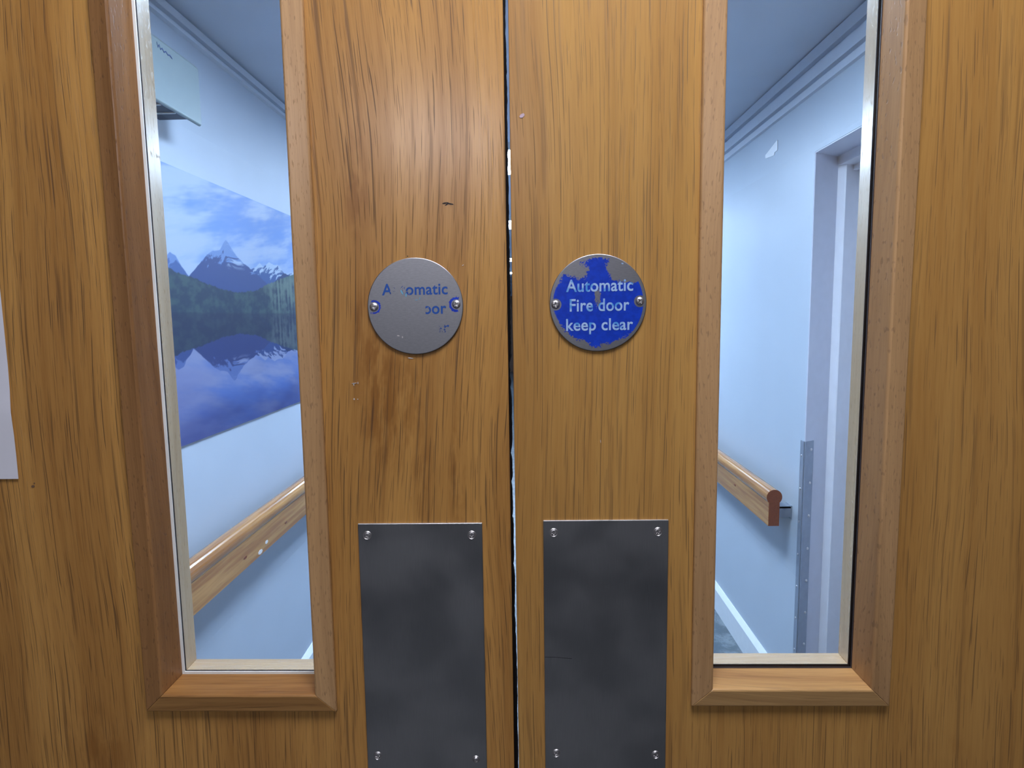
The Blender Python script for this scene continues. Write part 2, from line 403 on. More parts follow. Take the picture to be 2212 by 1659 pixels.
# ------------------------------------------------------------------ the two door leaves
LT = 0.044
HT, HB = 1.86, None
def leaf_mesh(x0, x1, z0, z1, hx0, hx1, hz0, hz1):
    v = []; xs = (x0, hx0, hx1, x1); zs = (z0, hz0, hz1, z1)
    for y in (0.0, LT):
        for z in zs:
            for x in xs: v.append((x, y, z))
    f = []
    for k in (0, 1):
        for j in range(3):
            for i in range(3):
                if i == 1 and j == 1: continue
                a = k * 16 + j * 4 + i; q = (a, a + 1, a + 5, a + 4)
                f.append(q if k == 0 else q[::-1])
    for i in range(3):
        f.append((i, i + 16, i + 17, i + 1)); a = 12 + i; f.append((a, a + 1, a + 17, a + 16))
        a = i * 4; f.append((a, a + 4, a + 20, a + 16)); a = i * 4 + 3; f.append((a, a + 16, a + 20, a + 4))
    for (a, c) in ((5, 6), (6, 10), (10, 9), (9, 5)):
        f.append((a, c, c + 16, a + 16))
    mb = MB(); mb.add(v, f); return mb

NEARP = [(0.0, 0.0), (0.0, -0.0032), (0.0008, -0.0042), (0.0150, -0.0066), (0.0164, -0.0062), (0.0170, -0.0048),
         (0.0212, 0.0180), (0.009, 0.0180), (0.009, 0.0)]
FARP = [(0.0, LT), (0.0, LT + .0032), (0.0008, LT + .0042), (0.0150, LT + .0066), (0.0164, LT + .0062), (0.0172, LT + .0046),
        (0.0214, 0.0234), (0.009, 0.0234), (0.009, LT)]
def bead_ring(door, prof, x0, x1, z0, z1, name='glazing_bead', mt=('bead', 'beadH')):
    objs = []
    for side in ('left', 'bottom', 'right', 'top'):
        v = []
        for e in (0, 1):
            for u, y in prof:
                if side == 'left': v.append((x0 + u, y, (z0 + u) if e == 0 else (z1 - u)))
                if side == 'right': v.append((x1 - u, y, (z0 + u) if e == 0 else (z1 - u)))
                if side == 'bottom': v.append(((x0 + u) if e == 0 else (x1 - u), y, z0 + u))
                if side == 'top': v.append(((x0 + u) if e == 0 else (x1 - u), y, z1 - u))
        n = len(prof)
        f = [(i, (i + 1) % n, n + (i + 1) % n, n + i) for i in range(n)] + [tuple(range(n)), tuple(range(2 * n - 1, n - 1, -1))]
        b = MB(); b.add(v, f)
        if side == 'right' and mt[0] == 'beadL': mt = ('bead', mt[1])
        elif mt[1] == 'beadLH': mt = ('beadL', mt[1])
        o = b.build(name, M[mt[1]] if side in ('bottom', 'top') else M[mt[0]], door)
        bevel(o, 0.0005, 2); objs.append(o)
    return objs

def ring_strip(name, mat, door, x0, x1, z0, z1, w, y0, y1, jitter=0.0):
    b = MB()
    def rag(n, a, c):   # slightly uneven inner edge
        return [(a + (c - a) * i / n) for i in range(n + 1)]
    b.box(x0, x0 + w, y0, y1, z0, z1); b.box(x1 - w, x1, y0, y1, z0, z1)
    b.box(x0 + w, x1 - w, y0, y1, z0, z0 + w); b.box(x0 + w, x1 - w, y0, y1, z1 - w, z1)
    return b.build(name, mat, door)

def make_door(name, x0, x1, bx0, bx1, bz0, mats, tape, label, hinge):
    d = empty(name, (hinge, LT / 2, FL + 0.006), label, 'door', kind='structure')
    q = 0.009
    lf = leaf_mesh(x0, x1, FL + 0.006, 2.05, bx0 + q, bx1 - q, bz0 + q, HT - q).build('door_leaf', mats, d)
    bevel(lf, 0.0006, 2)
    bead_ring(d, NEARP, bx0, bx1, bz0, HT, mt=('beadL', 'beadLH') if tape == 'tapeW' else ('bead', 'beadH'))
    bead_ring(d, FARP, bx0, bx1, bz0, HT, 'far_side_glazing_bead', ('beadF', 'beadFH'))
    g = 0.0105
    gl = box('glass_pane', M['glass'], bx0 + g, bx1 - g, 0.0192, 0.0228, bz0 + g, HT - g, d)
    ring_strip('glazing_tape', M[tape], d, bx0 + g, bx1 - g, bz0 + g, HT - g, 0.0127 if tape == 'tapeW' else 0.0111, 0.0180, 0.0192)
    ring_strip('far_side_glazing_tape', M['tapeD'], d, bx0 + g, bx1 - g, bz0 + g, HT - g, 0.0113, 0.0228, 0.0234)
    return d, lf

LX1, RX0 = -0.0152, -0.0112
doorL, leafL = make_door('door_1', -0.864, LX1, -0.3297, -0.1655, 1.1672, M['oakL'], 'tapeW',
    'left oak door leaf with narrow glass panel showing the mountain picture, bare metal disc on it', -0.864)
doorR, leafR = make_door('door_2', RX0, 0.864, 0.1342, 0.2977, 1.1724, M['oakR'], 'tapeD',
    'right oak door leaf with narrow glass panel showing a doorway, blue disc sign on it', 0.864)
# leaf materials use the leaf's own coordinates: shift blobs by working in world-aligned object space
# ragged black smoke seal in the gap, fixed to the left leaf edge
zs = np.arange(FL + 0.006, 2.05, 0.0016)
prev = 0; prof = []
notch = {1.46: -.0016, 1.452: -.0012, 1.44: -.0009, 1.385: -.0012, 1.36: -.0010, 1.33: -.0010, 1.287: -.0013, 1.25: -.0011, 1.24: -.001, 1.226: -.0007}
for z in zs:
    base = float(np.interp(z, [1.12, 1.2, 1.28, 1.34, 1.5, 1.6, 1.75], [-.0121, -.0123, -.0130, -.0135, -.0131, -.0134, -.0138]))
    prev = 0.72 * prev + random.gauss(0, 0.00014)
    x = base + prev
    for nz, dd in notch.items():
        x += dd * math.exp(-((z - nz) / 0.004) ** 2)
    prof.append(min(x, -0.01185))
v = []; f = []
for z, x in zip(zs, prof):
    v += [(LX1 + 0.00002, 0.012, z), (x, 0.012, z), (x, 0.024, z), (LX1 + 0.00002, 0.024, z)]
for i in range(len(zs) - 1):
    a = i * 4
    for k in range(4):
        f.append((a + k, a + (k + 1) % 4, a + 4 + (k + 1) % 4, a + 4 + k))
b = MB(); b.add(v, f); tag(b.build('smoke_seal', M['seal'], doorL), 'ragged black seal filling the gap between the doors')

# ------------------------------------------------------------------ screws
def screw_bm(cx, cz, y0, r, h, rot, slot=0.17, depth=0.9):
    nr, ns = 14, 48; v = [(cx, y0 - h * (1 - depth), cz)]; f = []
    for i in range(1, nr + 1):
        p = i / nr
        for j in range(ns):
            a = 2 * PI * j / ns
            x, z = p * math.cos(a), p * math.sin(a)
            hh = h * (1 - p ** 4) + h * 0.02
            u, w = x * math.cos(rot) + z * math.sin(rot), -x * math.sin(rot) + z * math.cos(rot)
            if (abs(u) < slot and abs(w) < 0.62) or (abs(w) < slot and abs(u) < 0.62): hh = hh - h * depth * (1 - p * 0.5)
            if i == nr: hh = 0
            v.append((cx + x * r, y0 - hh, cz + z * r))
    for j in range(ns): f.append((0, 1 + (j + 1) % ns, 1 + j))
    for i in range(nr - 1):
        for j in range(ns):
            a = 1 + i * ns + j; c = 1 + i * ns + (j + 1) % ns
            f.append((a, c, c + ns, a + ns))
    b = MB(); b.add(v, f); return b
def screw(cx, cz, y0, r, h, rot, parent, **kw):
    return screw_bm(cx, cz, y0, r, h, rot, **kw).build('screw', M['steelscr'], parent)

# ------------------------------------------------------------------ push plates (fixed to the doors like handles)
def push_plate(door, x0, x1, z1, screws, label):
    z0 = z1 - 0.41
    p = box('push_plate', M['plate'], x0, x1, -0.0016, -0.0001, z0, z1, door); bevel(p, 0.0005, 2)
    tag(p, label)
    p['_o'] = door['_o']
    for (x, z, r, h, ro) in screws:
        # countersink ring then the head
        ns = 32; v = []; f = []
        for rr, y in ((r * 1.28, -0.00162), (r * 1.12, -0.0021), (r * 0.98, -0.00162)):
            for j in range(ns): v.append((x + rr * math.cos(2 * PI * j / ns), y, z + rr * math.sin(2 * PI * j / ns)))
        for k in range(2):
            for j in range(ns): f.append((k * ns + j, k * ns + (j + 1) % ns, (k + 1) * ns + (j + 1) % ns, (k + 1) * ns + j))
        s_ = screw_bm(x, z, -0.0016, r, h, ro); s_.add(v, f)
        s_.build('screw', M['steelscr'], p, smooth=False)
    return p
push_plate(doorL, -0.1412, -0.0384, 1.3312, [(-0.1336, 1.3212, .0029, .0007, .5), (-0.0472, 1.3210, .0029, .0007, .15), (-0.1322, 1.1256, .0029, .0007, .3),
    (-0.0478, 1.1224, .0027, .0014, .8), (-0.132, 0.930, .0029, .0007, .1), (-0.048, 0.930, .0029, .0007, .1)], 'brushed steel push plate on the left door')
push_plate(doorR, 0.0115, 0.1137, 1.3328, [(0.0201, 1.3226, .0029, .0007, .1), (0.1051, 1.3229, .0029, .0007, .4), (0.0210, 1.1284, .0029, .0007, .9),
    (0.1052, 1.1272, .0029, .0007, .2), (0.021, 0.932, .0029, .0007, .1), (0.105, 0.932, .0029, .0007, .1)], 'brushed steel push plate on the right door, thin scratch on its left edge')
# scratch across the right plate
b = MB(); pts = [(0.0120, 1.2150), (0.0200, 1.2149), (0.0285, 1.2140), (0.0345, 1.2136)]
for (a, c) in zip(pts[:-1], pts[1:]):
    b.add([(a[0], -0.00166, a[1] - .00016), (c[0], -0.00166, c[1] - .00016), (c[0], -0.00166, c[1] + .00016), (a[0], -0.00166, a[1] + .00016),
           (a[0], -0.0015, a[1] - .00016), (c[0], -0.0015, c[1] - .00016), (c[0], -0.0015, c[1] + .00016), (a[0], -0.0015, a[1] + .00016)],
          [(0, 1, 2, 3), (4, 7, 6, 5), (0, 4, 5, 1), (3, 2, 6, 7), (0, 3, 7, 4), (1, 5, 6, 2)])
b.build('scratch_mark', M['ink'], doorR)

# ------------------------------------------------------------------ round signs
def vnoise(x, y, seed=0):
    r = np.random.RandomState(seed); N = 64; g_ = r.rand(N, N)
    xi = np.floor(x).astype(int); yi = np.floor(y).astype(int); fx = x - xi; fy = y - yi
    fx = fx * fx * (3 - 2 * fx); fy = fy * fy * (3 - 2 * fy)
    a = g_[xi % N, yi % N]; b_ = g_[(xi + 1) % N, yi % N]; c = g_[xi % N, (yi + 1) % N]; d = g_[(xi + 1) % N, (yi + 1) % N]
    return (a * (1 - fx) + b_ * fx) * (1 - fy) + (c * (1 - fx) + d * fx) * fy
def fbm(x, y, oct=4, seed=0, gain=0.5):
    s_ = np.zeros_like(x, dtype=float); a = 1.0; t_ = 0
    for o in range(oct):
        s_ += a * vnoise(x * 2 ** o + 17 * o, y * 2 ** o + 5 * o, seed + o); t_ += a; a *= gain
    return s_ / t_
def poly_sd(x, y, poly):
    """signed distance, positive inside"""
    P = np.array(poly, float); Q = np.roll(P, -1, 0); d = np.full(x.shape, 1e9); ins = np.zeros(x.shape, bool)
    for (ax, ay), (bx, by) in zip(P, Q):
        ex, ey = bx - ax, by - ay; t_ = np.clip(((x - ax) * ex + (y - ay) * ey) / (ex * ex + ey * ey + 1e-12), 0, 1)
        d = np.minimum(d, np.hypot(x - ax - t_ * ex, y - ay - t_ * ey))
        cr = ((ay > y) != (by > y)); xx = ax + (y - ay) * ex / (ey if ey != 0 else 1e-9)
        ins ^= cr & (x < xx)
    return np.where(ins, d, -d)

def paint_right(x, z):      # millimetres from the centre, z up
    C = lambda pts: [((a - 843) / 14.1, (795 - b_) / 14.1) for a, b_ in pts]
    blue = C([(745, 318), (800, 303), (880, 298), (968, 312), (945, 360), (935, 420), (965, 480), (1000, 545), (1080, 560), (1190, 575), (1265, 575),
              (1290, 545), (1325, 620), (1345, 720), (1350, 800), (1345, 900), (1310, 1010), (1250, 1105), (1190, 1150), (1070, 1200), (1040, 1215), (960, 1240),
              (890, 1245), (850, 1285), (760, 1275), (735, 1230), (690, 1215), (600, 1185), (540, 1150), (480, 1090), (430, 1030), (385, 950),
              (352, 870), (345, 780), (352, 700), (380, 620), (430, 560), (440, 500), (490, 475), (520, 500), (580, 500), (610, 525), (690, 520), (722, 480), (735, 400), (700, 345)])
    d = poly_sd(x, z, blue)
    r = np.hypot(x, z)
    n = fbm(x * 0.9 + 40, z * 0.9 + 40, 5, 3, 0.65) - 0.5
    ed = np.clip((35.4 - r) / 3, 0, 1)       # outer arc stays clean
    side = np.clip((np.abs(x) - 26) / 5, 0, 1) * np.clip((20 - np.abs(z)) / 8, 0, 1)
    f = d + n * 7.0 * np.clip(1 - side, 0.1, 1)
    # smear in the middle, patchy remains upper left
    sm = 1 - (((x + 0.2) / 2.6) ** 2 + ((z - 5.0) / 7.5) ** 2)
    f = np.minimum(f, np.where(sm > -1, -sm * 3.0 + 0.6 + (fbm(x * 1.6 + 9, z * 0.7 + 9, 4, 8, 0.7) - 0.5) * 11, 9))
    pt = 1 - (((x + 9) / 5.5) ** 2 + ((z - 31) / 4.0) ** 2)
    f = np.maximum(f, np.where(pt > 0, (fbm(x * 1.3 + 3, z * 1.3, 4, 5, 0.7) - 0.60) * 22, -9))
    f = np.minimum(f, (35.4 - r) * 3)
    for sx_, sz_ in ((-33.3, -0.8), (32.8, 0.9)):
        f = np.minimum(f, (np.hypot(x - sx_, z - sz_) - 4.6) * 3)
    return np.clip(0.5 + f * 0.45, 0, 1)
def paint_left(x, z):
    f = np.full(x.shape, -9.0)
    for sx_, sz_, side in ((-32.9, -0.1, 1), (32.6, 1.0, -1)):
        dx, dz = x - sx_, z - sz_; r = np.hypot(dx, dz)
        a = np.degrees(np.arctan2(dz, dx * side))
        n = (fbm(x * 1.1 + 20, z * 1.1 + 20, 4, 12, 0.65) - 0.5)
        hi, lo = (4.1, 5.4) if side == 1 else (4.0, 5.9)
        g_ = np.minimum(r - hi, lo + n * 2.2 - r); g_ = np.minimum(g_, (112 - np.abs(a)) / 14 + n * 4)
        f = np.maximum(f, g_)
    return np.clip(0.5 + f * 1.1, 0, 1)

_cur = {}
def text_mesh(body):
    if body in _cur: return _cur[body]
    cu = bpy.data.curves.new('lettering', 'FONT'); cu.body = body; cu.offset = 0.017; cu.resolution_u = 6
    cu.space_character = 1.04
    ob = bpy.data.objects.new('lettering', cu); COL.objects.link(ob)
    dg = bpy.context.evaluated_depsgraph_get(); me = bpy.data.meshes.new_from_object(ob.evaluated_get(dg))
    v = np.array([tuple(a.co) for a in me.vertices]); f = [tuple(p.vertices) for p in me.polygons]
    bpy.data.objects.remove(ob); bpy.data.curves.remove(cu); bpy.data.meshes.remove(me)
    _cur[body] = (v, f); return v, f
capA = text_mesh('A')[0][:, 1].max()
def lettering(body, sign, x0, x1, base, cap, mat, tilt=0.0, y=-0.00168, cap_src=None):
    """millimetres relative to the sign's centre"""
    v, f = text_mesh(body); v = v.copy()
    hs = cap / capA
    X = x0 + (v[:, 0] - v[:, 0].min()) / (v[:, 0].max() - v[:, 0].min()) * (x1 - x0); Z = base + v[:, 1] * hs
    Z = Z + X * math.tan(tilt)
    og = sign['_o']
    w = np.stack([og[0] + X / 1000, np.full(len(X), y), og[2] + Z / 1000], 1)
    n = len(w); back = w.copy(); back[:, 1] += 0.00012
    o = link('lettering', np.vstack([w, back]), f + [tuple(i + n for i in q[::-1]) for q in f], mat, sign)
    return o

def sign_disc(cx, cz, fn, label, screws):
    R_ = 0.038
    s_ = empty('sign_disc', (cx, 0.0, cz), label, 'sign')
    nr, ns = 118, 600
    v = [(cx, -0.0015, cz)]; f = []
    rr = np.linspace(0, R_ - 0.0006, nr + 1)[1:]; aa = np.arange(ns) * 2 * PI / ns
    gx = np.outer(rr, np.cos(aa)); gz = np.outer(rr, np.sin(aa))
    V = np.stack([cx + gx.ravel(), np.full(gx.size, -0.0015), cz + gz.ravel()], 1)
    V = np.vstack([[v[0]], V])
    idx = 1 + np.arange(nr * ns).reshape(nr, ns); nx = np.roll(idx, -1, 1)
    quads = np.stack([idx[:-1], idx[1:], nx[1:], nx[:-1]], -1).reshape(-1, 4)
    faces = [tuple(int(i) for i in q) for q in quads] + [(0, int(idx[0, j]), int(nx[0, j])) for j in range(ns)]
    face = link('sign_face', V, faces, M['signface'], s_)
    at = face.data.attributes.new('paint', 'FLOAT', 'POINT')
    p = fn(np.concatenate([[0], gx.ravel()]) * 1000, np.concatenate([[0], gz.ravel()]) * 1000)
    at.data.foreach_set('value', p.astype(np.float32))
    b = MB(); ns2 = 128; v = []; f = []
    for r_, y in ((R_ - 0.0006, -0.0015), (R_ - 0.0002, -0.00145), (R_, -0.0011), (R_, -0.0001), (R_ - 0.002, -0.0001)):
        for j in range(ns2): v.append((cx + r_ * math.cos(2 * PI * j / ns2), y, cz + r_ * math.sin(2 * PI * j / ns2)))
    for k in range(4):
        for j in range(ns2): f.append((k * ns2 + j, k * ns2 + (j + 1) % ns2, (k + 1) * ns2 + (j + 1) % ns2, (k + 1) * ns2 + j))
    b.add(v, f); b.build('rim', M['disc'], s_, smooth=True)
    for (x, z, ro) in screws: screw(cx + x / 1000, cz + z / 1000, -0.0015, 0.0034 if x < 0 else 0.0033, 0.0012, ro, s_)
    return s_
sgL = sign_disc(-0.0880, 1.5082, paint_left, 'bare grey metal disc on the left door, its blue print nearly worn away', [(-32.9, -0.1, .3), (32.6, 1.0, .5)])
sgR = sign_disc(0.0562, 1.5087, paint_right, 'round blue metal sign reading Automatic Fire door keep clear on the right door', [(-33.3, -0.8, .2), (32.8, 0.9, .7)])
tl = math.radians(-0.45)
lettering('Automatic', sgR, -25.1, 27.4, 9.2, 9.4, M['letW'], 0.006)
lettering('Fire door', sgR, -22.2, 24.5, -6.1, 9.6, M['letW'], 0.004)
lettering('keep clear', sgR, -25.1, 27.5, -21.2, 9.2, M['letW'], 0.003)
wa = mk_letters_worn('worn_blue_print_top', [(-27, 1), (-20.2, 1), (-19.2, .30), (-14.5, .42), (-13, .2), (-7.5, .55), (-3.5, .62), (0.5, .8), (4.5, .62), (8, 1), (27, 1)])
wb = mk_letters_worn('worn_blue_print_middle', [(-27, 0), (4, 0), (4.6, 0), (7.8, .0), (8.3, .78), (11.0, .62), (13.5, .8), (16, 1), (22, 1), (23.5, .8), (27, .8)])
wc = mk_letters_worn('worn_blue_print_bottom', [(-27, 0), (0, 0), (17.5, 0), (18.5, .42), (22, .36), (23, .5), (27, .46)])
lettering('Automatic', sgL, -26.1, 26.0, 9.2, 8.8, wa, 0.002)
lettering('Fire door', sgL, -22.4, 24.6, -6.0, 9.0, wb, 0.003)
lettering('keep clear', sgL, -25.6, 26.6, -20.6, 8.6, wc, 0.003)
# chips on the signs
def chip(parent, x, z, w, h, rot, mat, y=-0.0002, name='paint_chip', n=7, t_=0.0002):
    b = MB(); v = []
    for k in (0, 1):
        for i in range(n):
            a = 2 * PI * i / n; r = 0.75 + 0.4 * random.random() if k == 0 else None
            if k == 0: v.append((a, r))
    ring_ = v; vs = []
    for yy in (y, y + t_):
        for a, r in ring_:
            px, pz = w / 2 * r * math.cos(a), h / 2 * r * math.sin(a)
            vs.append((x + px * math.cos(rot) - pz * math.sin(rot), yy, z + px * math.sin(rot) + pz * math.cos(rot)))
    f = [tuple(range(n)), tuple(range(2 * n - 1, n - 1, -1))] + [(i, i + n, (i + 1) % n + n, (i + 1) % n) for i in range(n)]
    b.add(vs, f); return b.build(name, mat, parent)
chip(sgL, -0.1023, 1.4853, .0022, .0011, -.2, M['chip'], -0.0017); chip(sgL, -0.0990, 1.4841, .0009, .0014, 0, M['chip'], -0.0017)
M['cyan'] = plain('cyan_smear', srgb(120, 190, 220), 0.5)
chip(sgL, -0.0982, 1.5195, .0012, .0048, .5, M['cyan'], -0.00195); chip(sgL, -0.0950, 1.5172, .0012, .0030, .1, M['cyan'], -0.00195)
chip(sgL, -0.0868, 1.5132, .0028, .0007, .1, M['cyan'], -0.0017); chip(sgL, -0.0842, 1.5146, .0007, .0024, -.2, M['cyan'], -0.0017)
chip(sgR, 0.0752, 1.5390, .0020, .0010, -.3, M['letW'], -0.0017)
# marks on the doors
for (x, z, w, h, r) in ((-0.0622, 1.5878, .0060, .0009, .12), (-0.0583, 1.5871, .0058, .0008, -.22), (-0.0610, 1.5868, .0035, .0006, .5), (-0.0930, 1.5475, .0008, .0010, 0)):
    chip(doorL, x, z, w, h, r, M['ink'], -0.0003, 'pen_mark')
for (x, z, w, h, r) in ((-0.1396, 1.4474, .0046, .0006, .1), (-0.1400, 1.4466, .0008, .0028, .1), (-0.1365, 1.4476, .0006, .0020, 0), (-0.1402, 1.4346, .0012, .0014, .3), (-0.1372, 1.4345, .0009, .0008, 0),
                        (-0.0496, 1.5398, .0017, .0005, .7), (-0.0935, 1.4672, .0050, .0008, -.1)):
    chip(doorL, x, z, w, h, r, M['chip'], -0.0003, 'scuff_glint_mark')
M['smudge'] = plain('grey_smudge', srgb(120, 92, 70), 0.6)
chip(doorL, -0.4116, 1.3645, .0035, .0024, .2, M['smudge'], -0.0003, 'scuff_glint_mark'); chip(doorL, -0.4104, 1.3670, .0014, .0012, .2, M['smudge'], -0.0003, 'scuff_glint_mark')
chip(doorR, -0.0015, 1.6518, .0050, .0028, .5, plain('pale_violet_glint', srgb(205, 180, 190), 0.5), -0.0003, 'scuff_glint_mark')  # pale spot painted as a light reflection in the door varnish
chip(doorR, 0.0585, 1.3980, .0004, .0030, .1, M['chip'], -0.0003, 'scuff_glint_mark')
for (x, z, w, h, r) in ((-0.3190, 1.6352, .0014, .0030, .1),):
    pass

# ------------------------------------------------------------------ paper notice at the far left of the left door
v = []; f = []; nx_, nz_ = 8, 16
for k in (0, 1):
    for j in range(nz_ + 1):
        for i in range(nx_ + 1):
            x = -0.6325 + 0.21 * i / nx_; z = 1.3712 + 0.297 * j / nz_
            cur = 0.0008 * math.exp(-((z - 1.425) / 0.02) ** 2) * (i / nx_) + 0.0025 * max(0, (i / nx_ - .6)) * max(0, (0.3 - j / nz_)) * 3
            x += -0.0006 * math.exp(-((z - 1.43) / 0.012) ** 2) * (i == nx_)
            v.append((x, -0.0005 - cur + 0.0002 * k, z))
st = (nx_ + 1) * (nz_ + 1)
for j in range(nz_):
    for i in range(nx_):
        a = j * (nx_ + 1) + i; q = (a, a + 1, a + nx_ + 2, a + nx_ + 1); f.append(q); f.append(tuple(t + st for t in q[::-1]))
b = MB(); b.add(v, f)
tag(b.build('paper_notice', M['paper'], None, (-0.53, 0, 1.3712)), 'white sheet of paper stuck on the left door at the left edge of the photo', 'paper')

# ------------------------------------------------------------------ handrails
def rail_profile(n=24, r=0.0275):
    pts = []
    a0 = math.asin(0.020 / r)
    for i in range(n + 1):
        a = -PI / 2 + a0 + (2 * PI - 2 * a0) * i / n
        pts.append((r * math.cos(a), r * math.sin(a)))
    return pts
def handrail(X, sx, y0, y1, z, label, brackets, chips=()):
    cx = X
    e = empty('handrail', (cx, y0, z - 0.106), label, 'handrail')
    pr = rail_profile()
    MB().prism(pr, y0, y1, lambda p, q, a: (cx + p, a, z + q)).build('rail', M['railv'], e, smooth=False)
    brd = box('back_board', M['railv'], cx - 0.0195, cx + 0.0195, y0, y1, z - 0.106, z - 0.0185, e); bevel(brd, 0.0015, 2)
    box('end_cap', M['railend'], cx - 0.0190, cx + 0.0190, y0 - 0.0006, y0 - 0.0001, z - 0.105, z - 0.019, e)
    MB().prism([(0.0272 * math.cos(2 * PI * i / 40), 0.0272 * math.sin(2 * PI * i / 40)) for i in range(40)], y0 - 0.0008, y0 - 0.0001,
               lambda p, q, a: (cx + p, a, z + q)).build('end_cap', M['railend'], e)
    wx = XR if sx > 0 else XL
    for yb in brackets:
        b = MB(); b.box(min(cx + sx * 0.0196, wx - sx * .001), max(cx + sx * 0.0196, wx - sx * .001), yb, yb + 0.045, z - 0.052, z - 0.046)
        b.box(min(cx + sx * 0.0196, wx - sx * .001), max(cx + sx * 0.0196, wx - sx * .001), yb, yb + 0.003, z - 0.085, z - 0.046)
        b.box(min(wx - sx * 0.004, wx - sx * .0005), max(wx - sx * 0.004, wx - sx * .0005), yb - 0.002, yb + 0.047, z - 0.092, z - 0.042)
        b.build('wall_bracket', M['zinc'], e)
    return e
def mk_rail():
    t = NT('varnished_rail'); X, Y, Z = t.xyz(t.obj())
    n1 = t.noise(t.vec(t.M('MULTIPLY', X, 60.0), t.M('MULTIPLY', Y, 2.5), t.M('MULTIPLY', Z, 60.0)), 1, 3)
    n2 = t.noise(t.vec(t.M('MULTIPLY', X, 400.0), t.M('MULTIPLY', Y, 14.0), t.M('MULTIPLY', Z, 400.0)), 1, 2)
    c = t.mix(t.ss(n1, 0.3, 0.7), srgb(200, 146, 84), srgb(160, 106, 56))
    c = t.mix(t.ss(n2, 0.5, 0.75, 0, .35), c, srgb(120, 78, 46))
    return t.done(t.bsdf(Base_Color=c, Roughness=0.22, Coat_Weight=0.4, Coat_Roughness=0.1))
M['railv'] = mk_rail()
hl = handrail(-0.875, -1, 0.45, 7.0, 0.857, 'varnished wooden handrail on the left wall below the mountain picture', (0.9, 2.9, 4.9))
hr = handrail(0.872, 1, 1.690, 7.0, 0.845, 'varnished wooden handrail on the right wall, its cut round end facing the doorway', (1.725, 3.6, 5.5))
def side_dot(parent, x, y, z, ry, rz, mat, name, sx, n=8):
    b = MB(); vs = []
    for xx in (x, x + sx * 0.0012):
        for i in range(n):
            a = 2 * PI * i / n; vs.append((xx, y + ry * math.cos(a), z + rz * math.sin(a)))
    b.add(vs, [tuple(range(n)), tuple(range(2 * n - 1, n - 1, -1))] + [(i, i + n, (i + 1) % n + n, (i + 1) % n) for i in range(n)])
    return b.build(name, mat, parent)
xf = -0.875 + 0.0196
side_dot(hl, xf, 1.30, 0.787, .012, .004, M['railend'], 'screw_hole', 1)
side_dot(hl, xf, 1.62, 0.787, .008, .004, M['railend'], 'screw_hole', 1)
side_dot(hl, xf, 1.405, 0.764, .016, .007, M['chip'], 'paint_chip', 1, 7); side_dot(hl, xf, 1.455, 0.778, .011, .006, M['chip'], 'paint_chip', 1, 6)
side_dot(hr, 0.872 - 0.0196, 2.75, 0.790, .02, .006, M['railend'], 'screw_hole', -1)
side_dot(hr, 0.872 - 0.0196, 2.05, 0.790, .01, .004, M['railend'], 'screw_hole', -1)

# ------------------------------------------------------------------ steel corner guard
gd = empty('corner_guard', (XR, DY1, FL), 'studded galvanised steel corner guard up the lower corner of the right-hand doorway', 'corner guard')
GT = 1.055
b = MB(); b.box(XR - 0.0035, XR - 0.0005, DY1 - 0.003, DY1 + 0.022, 0.14, GT)
b.prism([(-0.003, 0.0045), (0.040, 0.0045), (0.040, 0.0075), (-0.003, 0.0075)], 0.14, GT, lambda p, q, a: spl(p, q, a))
b.build('angle_strip', M['zinc'], gd)
for i in range(8):
    z = GT - 0.03 - i * 0.118
    if z < 0.16: break
    c = spl(0.026, 0.0075, z)
    bm = bmesh.new(); bmesh.ops.create_uvsphere(bm, u_segments=12, v_segments=6, radius=0.0055)
    vv = [(c[0] + a.co.x, c[1] + a.co.y * 0.5, c[2] + a.co.z) for a in bm.verts]; ff = [tuple(q.index for q in p.verts) for p in bm.faces]; bm.free()
    b = MB(); b.add(vv, ff); b.build('rivet', M['steelscr'], gd, smooth=True)
    bm = bmesh.new(); bmesh.ops.create_uvsphere(bm, u_segments=12, v_segments=6, radius=0.0045)
    vv = [(XR - 0.0035 + a.co.x * .5, DY1 + 0.011 + a.co.y, z - 0.022 + a.co.z) for a in bm.verts]; ff = [tuple(q.index for q in p.verts) for p in bm.faces]; bm.free()
    b = MB(); b.add(vv, ff); b.build('rivet', M['steelscr'], gd, smooth=True)

# ------------------------------------------------------------------ white patch added on the right wall as a painted glass reflection
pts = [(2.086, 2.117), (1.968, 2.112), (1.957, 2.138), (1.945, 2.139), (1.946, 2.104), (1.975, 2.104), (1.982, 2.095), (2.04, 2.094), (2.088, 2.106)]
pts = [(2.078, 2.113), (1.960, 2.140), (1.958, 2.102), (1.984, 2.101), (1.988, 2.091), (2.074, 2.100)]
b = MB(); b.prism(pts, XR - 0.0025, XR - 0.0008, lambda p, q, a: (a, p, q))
tag(b.build('reflection_patch', plain('white_reflection_patch', (0.98, 0.98, 0.98, 1), 0.4, var=0.0), None, (XR, 1.96, 2.10)),
    'small bright white patch standing for a glass reflection, high on the right corridor wall', 'paper')

